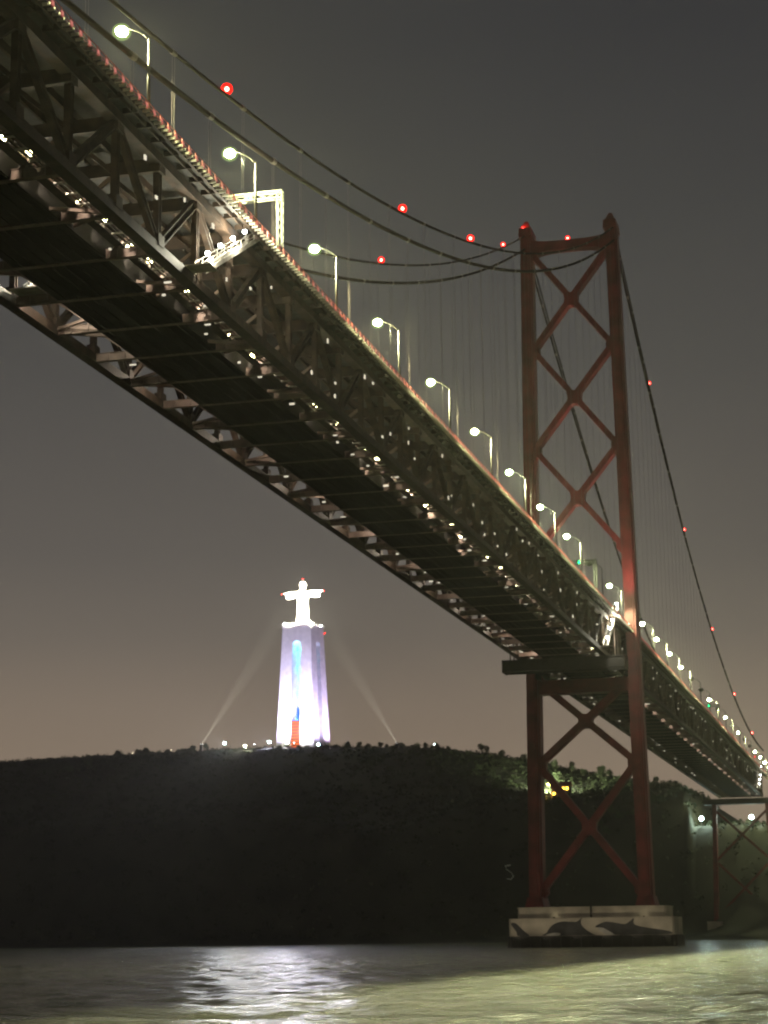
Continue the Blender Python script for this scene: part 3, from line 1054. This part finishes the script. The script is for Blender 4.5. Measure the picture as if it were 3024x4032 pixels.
flood(mw(38, -14, 2), mw(12, -6, 32), 190000, (.64, .55, 1), R(84), 'floodlight', 'floodlight beside the right face of the monument')
flood(mw(30, 12, 2), mw(12, 7, 26), 100000, (.80, .58, 1), R(80), 'floodlight', 'rear floodlight beside the right face of the monument')
MB().box(-1.5, 1.5, -1.5, 1.5, 0, Hm - 9.6).build('lift_core', M['stone'], mon)
for z_, c_, p_ in ((21, (.005, .11, 1), 3600), (37, (.005, .20, 1), 2400), (53, (.005, .26, 1), 2000), (66.5, (.01, .75, 1), 3000)):
    light('arch_light', 'POINT', (-2.2, -2.3, z_), p_ * 1.5, c_, mon, .4)
# corner lamps of the terrace
for (sx, sy, nm) in ((-1, -1, 'left'), (1, -1, 'middle'), (1, 1, 'right')):
    o = empty('terrace_lamp', mw(sx * 8.6, sy * 8.6, Hm + .5))
    tag(o, 'white floodlamp at the %s corner of the statue terrace' % nm, 'floodlight', 'terrace floodlamps')
    MB().box(-.5, .5, -.5, .5, 0, .8).build('housing', M['white'], o)
    MB().ball((0, 0, 1.3), .8, 12, 6, .7).build('lens', M['e_workw'], o, True)
    light('terrace_light', 'POINT', (-sx * 3.4, -sy * 3.4, 1.5), 50000, (1, .97, .78), o, .5)

# statue: robed figure, arms spread, one continuous surface
def make_statue():
    parts = MB()
    Hs = 28.0
    def loft(rings, n=40, cap=True):
        vs, fs = [], []
        for (c, a, b_, fold) in rings:
            for k in range(n):
                t = 2 * math.pi * k / n
                f = 1 + fold * math.sin(11 * t + c[2] * .12)
                vs.append((c[0] + a * f * math.cos(t), c[1] + b_ * f * math.sin(t), c[2]))
        for i in range(len(rings) - 1):
            for k in range(n):
                fs.append((i * n + k, i * n + (k + 1) % n, (i + 1) * n + (k + 1) % n, (i + 1) * n + k))
        fs += [tuple(range(n - 1, -1, -1)), tuple((len(rings) - 1) * n + k for k in range(n))]
        parts.add(vs, fs)
    # robe and torso
    loft([((0, 0, 0), 4.6, 3.9, .06), ((0, 0, 1.2), 4.4, 3.7, .07), ((0, 0, 6), 4.0, 3.2, .06), ((0, 0, 11), 3.6, 2.8, .05),
          ((0, .1, 15), 3.4, 2.6, .03), ((0, .1, 18.5), 3.6, 2.5, .02), ((0, .1, 20.6), 3.7, 2.3, 0), ((0, .1, 21.8), 2.9, 1.9, 0), ((0, 0, 22.6), 1.5, 1.3, 0)])
    # neck, head, hair and beard
    loft([((0, 0, 21.8), 1.05, 1.05, 0), ((0, -.1, 23.4), 1.0, 1.0, 0)], 20)
    parts.ball((0, -.15, 25.3), 1.95, 20, 12, 1.32)
    parts.ball((0, .45, 24.8), 2.2, 18, 10, 1.35)         # hair
    parts.ball((0, -1.2, 23.7), .85, 14, 8, 1.2)           # beard
    parts.bar((0, -1.8, 25.9), (0, -2.1, 25.0), .3, .3, .5, .45)   # nose
    for s in (-1, 1):
        parts.bar((s * .3, -1.72, 26.0), (s * 1.1, -1.5, 26.0), .25, .3)      # brows
        # sleeve: wide, drooping opening; then forearm and hand
        vs, fs = [], []
        n = 20
        secs = [(2.4, 20.3, 2.1, 1.7, -.3), (5.0, 20.4, 2.2, 1.7, -.6), (7.8, 20.4, 2.35, 1.7, -.8), (10.2, 20.2, 2.4, 1.65, -.9), (11.6, 20.1, 2.2, 1.5, -.7)]
        for (x, z, a, b_, dz) in secs:
            for k in range(n):
                t = 2 * math.pi * k / n
                zz = math.sin(t)
                vs.append((s * x, b_ * math.cos(t), z + (a * .62 * zz if zz > 0 else (a - dz * 1.1) * zz)))
        for i in range(len(secs) - 1):
            for k in range(n):
                q = (i * n + k, i * n + (k + 1) % n, (i + 1) * n + (k + 1) % n, (i + 1) * n + k)
                fs.append(q if s > 0 else q[::-1])
        e = [tuple(range(n - 1, -1, -1)), tuple((len(secs) - 1) * n + k for k in range(n))]
        fs += e if s > 0 else [x_[::-1] for x_ in e]
        parts.add(vs, fs)
        parts.tube([(s * 9.8, -.1, 20.4), (s * 11.6, -.2, 20.5), (s * 12.3, -.3, 20.5)], [.85, .72, .62], 12)
        parts.ball((s * 12.7, -.35, 20.5), .75, 12, 8, .6)
        for q, (dy, ln) in enumerate(((-.75, 1.1), (-.45, 1.5), (-.1, 1.65), (.25, 1.45))):
            parts.tube([(s * 12.9, dy, 20.55), (s * (12.9 + ln * .6), dy, 20.6), (s * (12.9 + ln), dy, 20.45)], [.22, .2, .15], 8)
        parts.tube([(s * 12.3, -.9, 20.6), (s * 12.9, -1.4, 20.95)], [.24, .17], 8)
    me_ = parts.mesh('statue', M['stone2'])
    ob = link('statue', me_)
    md = ob.modifiers.new('r', 'REMESH')
    md.mode = 'VOXEL'
    md.voxel_size = .22
    md.use_smooth_shade = True
    dg = bpy.context.evaluated_depsgraph_get()
    me2 = bpy.data.meshes.new_from_object(ob.evaluated_get(dg))
    ob.modifiers.clear()
    ob.data = me2
    return ob
st = make_statue()
st.location = mw(0, 0, Hm + 1.5)
st.rotation_euler = (0, 0, MROT)
st.scale = (1.0, 1.0, 1.03)
tag(st, 'glowing white robed statue with arms spread wide atop the tall pedestal', 'statue')
o = MB().poly([(5.2 * math.cos(t), 4.8 * math.sin(t), 0) for t in np.linspace(0, 2 * math.pi, 25)[:-1]], (0, 0, 1.1)).build('statue_plinth', M['stone'], mon, loc=(0, 0, Hm + .5))
for (loc, l) in ((mw(0, 0, Hm + 31.2), 'red light on the head of the statue'), (mw(-14.6, -.3, Hm + 22.4), 'red light at the left hand end of the statue'),
                 (mw(14.6, -.3, Hm + 22.4), 'red light at the right hand end of the statue'), (mw(10.6, 10.2, Hm - 3.2), 'red light on the top right corner of the pedestal')):
    b = empty('red_beacon', loc)
    tag(b, l, 'warning light', 'red warning lights on the monument')
    MB().ball((0, 0, .1), .34, 10, 6).build('lens', M['e_red'], b, True)
    MB().box(-.2, .2, -.2, .2, -.5, -.1).build('base', M['dark'], b)
# searchlights aimed at the statue
def searchlight(loc, label, power):
    o = empty('searchlight', loc)
    tag(o, label, 'searchlight', 'searchlights beside the monument')
    tgt = Vector(mw(0, 0, Hm + 26))
    d = (tgt - Vector(loc)).normalized()
    MB().tube([tuple(-d * .9), tuple(d * .6)], [.6, .75], 12).build('drum', M['dark'], o)
    MB().box(-.7, .7, -.7, .7, -2.6, -.8).tube([(0, 0, -16), (0, 0, -2.6)], .35, 8).build('mast', M['dark'], o)
    MB().tube([tuple(d * .61), tuple(d * .66)], .7, 12).build('lens', M['e_workw'], o)
    light('search_light', 'SPOT', tuple(d * .9), power, (1, .97, .80), o, .3, tuple(d * 50), R(10), 1.0)
searchlight((-323.8, 600, 115.6), 'searchlight left of the monument throwing a beam up at the statue', 9e7)
searchlight((-206.6, 610, 113.0), 'searchlight right of the monument throwing a beam up at the statue', 7e7)

# hilltop lamps
def hill_lamp(loc, label, emis, size, power, col, h=4.5, aim=None):
    o = empty('hilltop_lamp', (loc[0], loc[1], loc[2] - h))
    tag(o, label, 'lamp', 'lamps on the hill')
    MB().tube([(0, 0, -1), (0, 0, h)], .12, 6).build('pole', M['dark'], o)
    MB().ball((0, 0, h + .1), size, 10, 6, .8).build('lens', M[emis], o, True)
    if power and aim:
        light('lamp_light', 'SPOT', (0, math.copysign(1.4, aim[1]), h), power, col, o, .3, aim, R(150) if aim[1] > 0 else R(50), .7)
    elif power:
        light('lamp_light', 'POINT', (0, -.9, h + .3), power, col, o, .3)
hill_lamp((-320.0, 630.8, 119.4), 'bright white lamp on the hilltop, first left of the monument foot', 'e_flood', .9, 110000, (.9, .95, 1), 4.5, (0, -60, -5))
hill_lamp((-308.3, 634.9, 117.6), 'smaller lamp on the hilltop right of the bright white one', 'e_lamp', .75, 90000, (1, .95, .85), 4.5, (0, -60, -5))
hill_lamp(mw(-.5, -24, 5.4), 'bright lamp in front of the orange window of the monument', 'e_lamp', 1.2, 120000, (.95, .9, 1), 4.5, (0, -60, -5))
hill_lamp((-299.5, 655, 121.5), 'cool lamp by the left edge of the monument foot', 'e_flood', .9, 110000, (.85, .85, 1), 4.5, (0, -60, -5))
hill_lamp((-268.0, 655, 118.8), 'lamp by the right edge of the monument foot', 'e_flood', .8, 110000, (.9, .88, 1), 4.5, (0, -60, -5))
hill_lamp((-372, 612, 113.8), 'small white light among the hilltop trees at left', 'e_dim', .28, 0, None, 2)
hill_lamp((-351, 622, 115.5), 'faint white light among the trees nearer the monument', 'e_dim', .24, 0, None, 2)
hill_lamp((-195, 655, 116.2), 'single small white light on the hill crest right of the monument', 'e_flood', .28, 0, None, 2)
# lamp and lit house in the trees behind the tower
hs = empty('house', (-99.5, 541, hill_h(-99.5, 545) - .5))
tag(hs, 'small house with glowing yellow windows in trees between the tower legs', 'house')
MB().box(-5, 5, -3, 3, 0, 6.2).build('wall', M['wall'], hs)
MB().poly([(-5.5, -3.6, 6.2), (-5.5, 3.6, 6.2), (-5.5, 0, 8.6)], (11, 0, 0)).build('roof', M['roof'], hs)
for (x, z) in ((-3.4, 1.4), (-.4, 4), (1.6, 4), (3.6, 4), (3.0, 1.2)):
    w_ = MB().box(x - .6, x + .6, -3.12, -3.004, z, z + 1.5).build('window', M['e_yell'], hs)
    MB().box(x - .72, x + .72, -3.22, -3.124, z - .14, z - .02).build('sill', M['wall'], w_)
    MB().box(x - .03, x + .03, -3.16, -3.124, z, z + 1.5).build('frame', M['dark'], w_)
hill_lamp((-108.4, 553, 82.4), 'yellow-green lamp above the lit house behind the left tower leg', 'e_lampy', .95, 260000, (.92, 1, .62), 8, (8, 60, 16))
light('lamp_light', 'POINT', (-6.5, -4.5, 1.5), 1500, (1, .62, .15), hs, .4)
# two strong floodlights by the side-span pier
for (x, l, p) in ((-22.2, 'brilliant cool floodlight left of the distant pier leg', 11000), (2.4, 'brilliant cool floodlight right of the distant pier leg', 9000)):
    o = empty('yard_floodlight', (x, 498, 55))
    tag(o, l, 'floodlight', 'floodlights by the side-span pier')
    MB().tube([(0, 0, -2), (0, 0, 3.6)], .14, 6).build('pole', M['dark'], o)
    MB().ball((0, 0, 3.9), 1.0, 12, 8).build('lens', M['e_flood'], o, True)
    light('flood_light', 'POINT', (0, -1.4, 4.6), p, (.75, 1, .92), o, .4)
# pale painted mark on the cliff
o = MB().tube([(.6, -.6, 6.4), (-2.2, -.3, 6.0), (-1.6, .0, 4.3), (.9, -.2, 2.6), (1.9, -.3, .9), (.6, -.4, -.6), (-1.6, -.4, -.2)], [.36, .42, .2, .16, .3, .34, .25], 6).build('painted_mark', M['white'], loc=(-115.5, 476, 31))
tag(o, 'pale curved paint mark low on the dark cliff left of the tower', 'graffiti')

# ================================================================== TREES ON THE CREST
def tree_proto(i, h, w):
    rnd = np.random.default_rng(40 + i)
    t = MB().tube([(0, 0, -1), (.1, 0, h * .3), (-.05, .1, h * .55)], [.28, .2, .12], 6)
    for k in range(5):
        a = 2 * math.pi * k / 5 + i
        t.tube([(0, 0, h * (.3 + .05 * k)), (w * .3 * math.cos(a), w * .3 * math.sin(a), h * (.55 + .06 * k))], [.11, .04], 5)
    tm_ = t.mesh('trunk', M['bark'])
    V, F = [], []
    n = 0
    lobes = [(rnd.uniform(-.5, .5) * w * .55, rnd.uniform(-.5, .5) * w * .55, h * rnd.uniform(.48, .86), w * rnd.uniform(.22, .36)) for _ in range(7)]
    for (lx, ly, lz, lr) in lobes:
        for k in range(55):
            d = rnd.normal(0, 1, 3)
            d = d / np.linalg.norm(d) * lr * rnd.uniform(.45, 1.08)
            c = np.array([lx, ly, lz]) + d
            a = rnd.normal(0, 1, 3)
            a /= np.linalg.norm(a)
            b = np.cross(a, rnd.normal(0, 1, 3))
            b /= np.linalg.norm(b)
            q = rnd.uniform(.2, .45) * (1 + w * .04)
            V += [tuple(c + a * q), tuple(c + b * q * .6), tuple(c - a * q), tuple(c - b * q * .6)]
            F.append((n, n + 1, n + 2, n + 3))
            n += 4
    b_ = MB()
    b_.v, b_.f = V, F
    return tm_, b_.mesh('crown', M['leaf'])
protos = [tree_proto(0, 5.2, 5.0), tree_proto(1, 6.2, 4.6), tree_proto(2, 4.2, 5.6), tree_proto(3, 7.5, 6.0)]
def plant(x, y, p, s, label, group, dz=-1.3):
    t = empty('tree', (x, y, hill_h(x, y) + dz), random.uniform(0, 6))
    s *= random.uniform(.8, 1.25)
    t.scale = (s, s, s)
    tag(t, label, 'tree', group)
    link('trunk', protos[p][0], t)
    link('crown', protos[p][1], t)
random.seed(11)
n = 0
x = -392
while x < -335:
    plant(x, 640 + random.uniform(-10, 8), random.randrange(3), random.uniform(.55, .95), '%s tree from the left in the hilltop row left of the monument' % ordw(n).capitalize(), 'trees in the row left of the monument')
    n += 1
    x += random.uniform(1.7, 3.6)
plant(-398.5, 606, 3, 1.35, 'largest rounded dark tree on the left part of the hill crest', 'crest trees at far left')
for i, (x, s) in enumerate(((-404.5, .85), (-410, .8), (-416, .6), (-422, .45), (-394, .7))):
    plant(x, 606, 2 if i % 2 else 0, s, '%s smaller bush left or right of the largest crest tree' % ordw(i).capitalize(), 'crest trees at far left')
x = -262
n = 0
while x < -182:
    plant(x, 652 + random.uniform(-8, 6), random.randrange(3), random.uniform(.5, .85), '%s tree from the left in the hilltop row right of the monument' % ordw(n).capitalize(), 'trees in the row right of the monument')
    n += 1
    x += random.uniform(2.4, 5.2)
for i, x in enumerate((-279, -274.5, -300)):
    plant(x, 650, 2, .6, '%s low bush in front of the monument foot' % ordw(i).capitalize(), 'bushes at the monument foot')
n = 0
x = -165
while x < -40 and n < 49:
    y = 625 + random.uniform(-60, 30)
    plant(x, y, random.randrange(4), random.uniform(.7, 1.25), '%s tree from the left on the lit slope behind the tower' % ordw(n).capitalize(), 'trees on the slope behind the tower')
    n += 1
    x += random.uniform(3.0, 6.0)
n = 0
x = -75
while x < -32:
    plant(x, 508 + random.uniform(-3, 5), random.randrange(4), random.uniform(.55, .95), '%s tree from the left on the dark ridge beside the tower leg' % ordw(n).capitalize(), 'trees on the dark ridge')
    n += 1
    x += random.uniform(2.8, 4.5)

# ================================================================== HAZE
hz = MB().box(-1100, 900, -640, 1720, -5, 236).build('haze', M['white'])
hz['kind'] = 'stuff'
hz['label'] = 'thin night haze over river and hill'
hz['category'] = 'haze'
vm = bpy.data.materials.new('haze_volume')
vm.use_nodes = True
t = vm.node_tree
t.nodes.clear()
oo = t.nodes.new('ShaderNodeOutputMaterial')
pv = t.nodes.new('ShaderNodeVolumePrincipled')
pv.inputs['Color'].default_value = (.86, .84, .80, 1)
pv.inputs['Density'].default_value = .0001
pv.inputs['Anisotropy'].default_value = .55
t.links.new(pv.outputs[0], oo.inputs['Volume'])
hz.data.materials.clear()
hz.data.materials.append(vm)
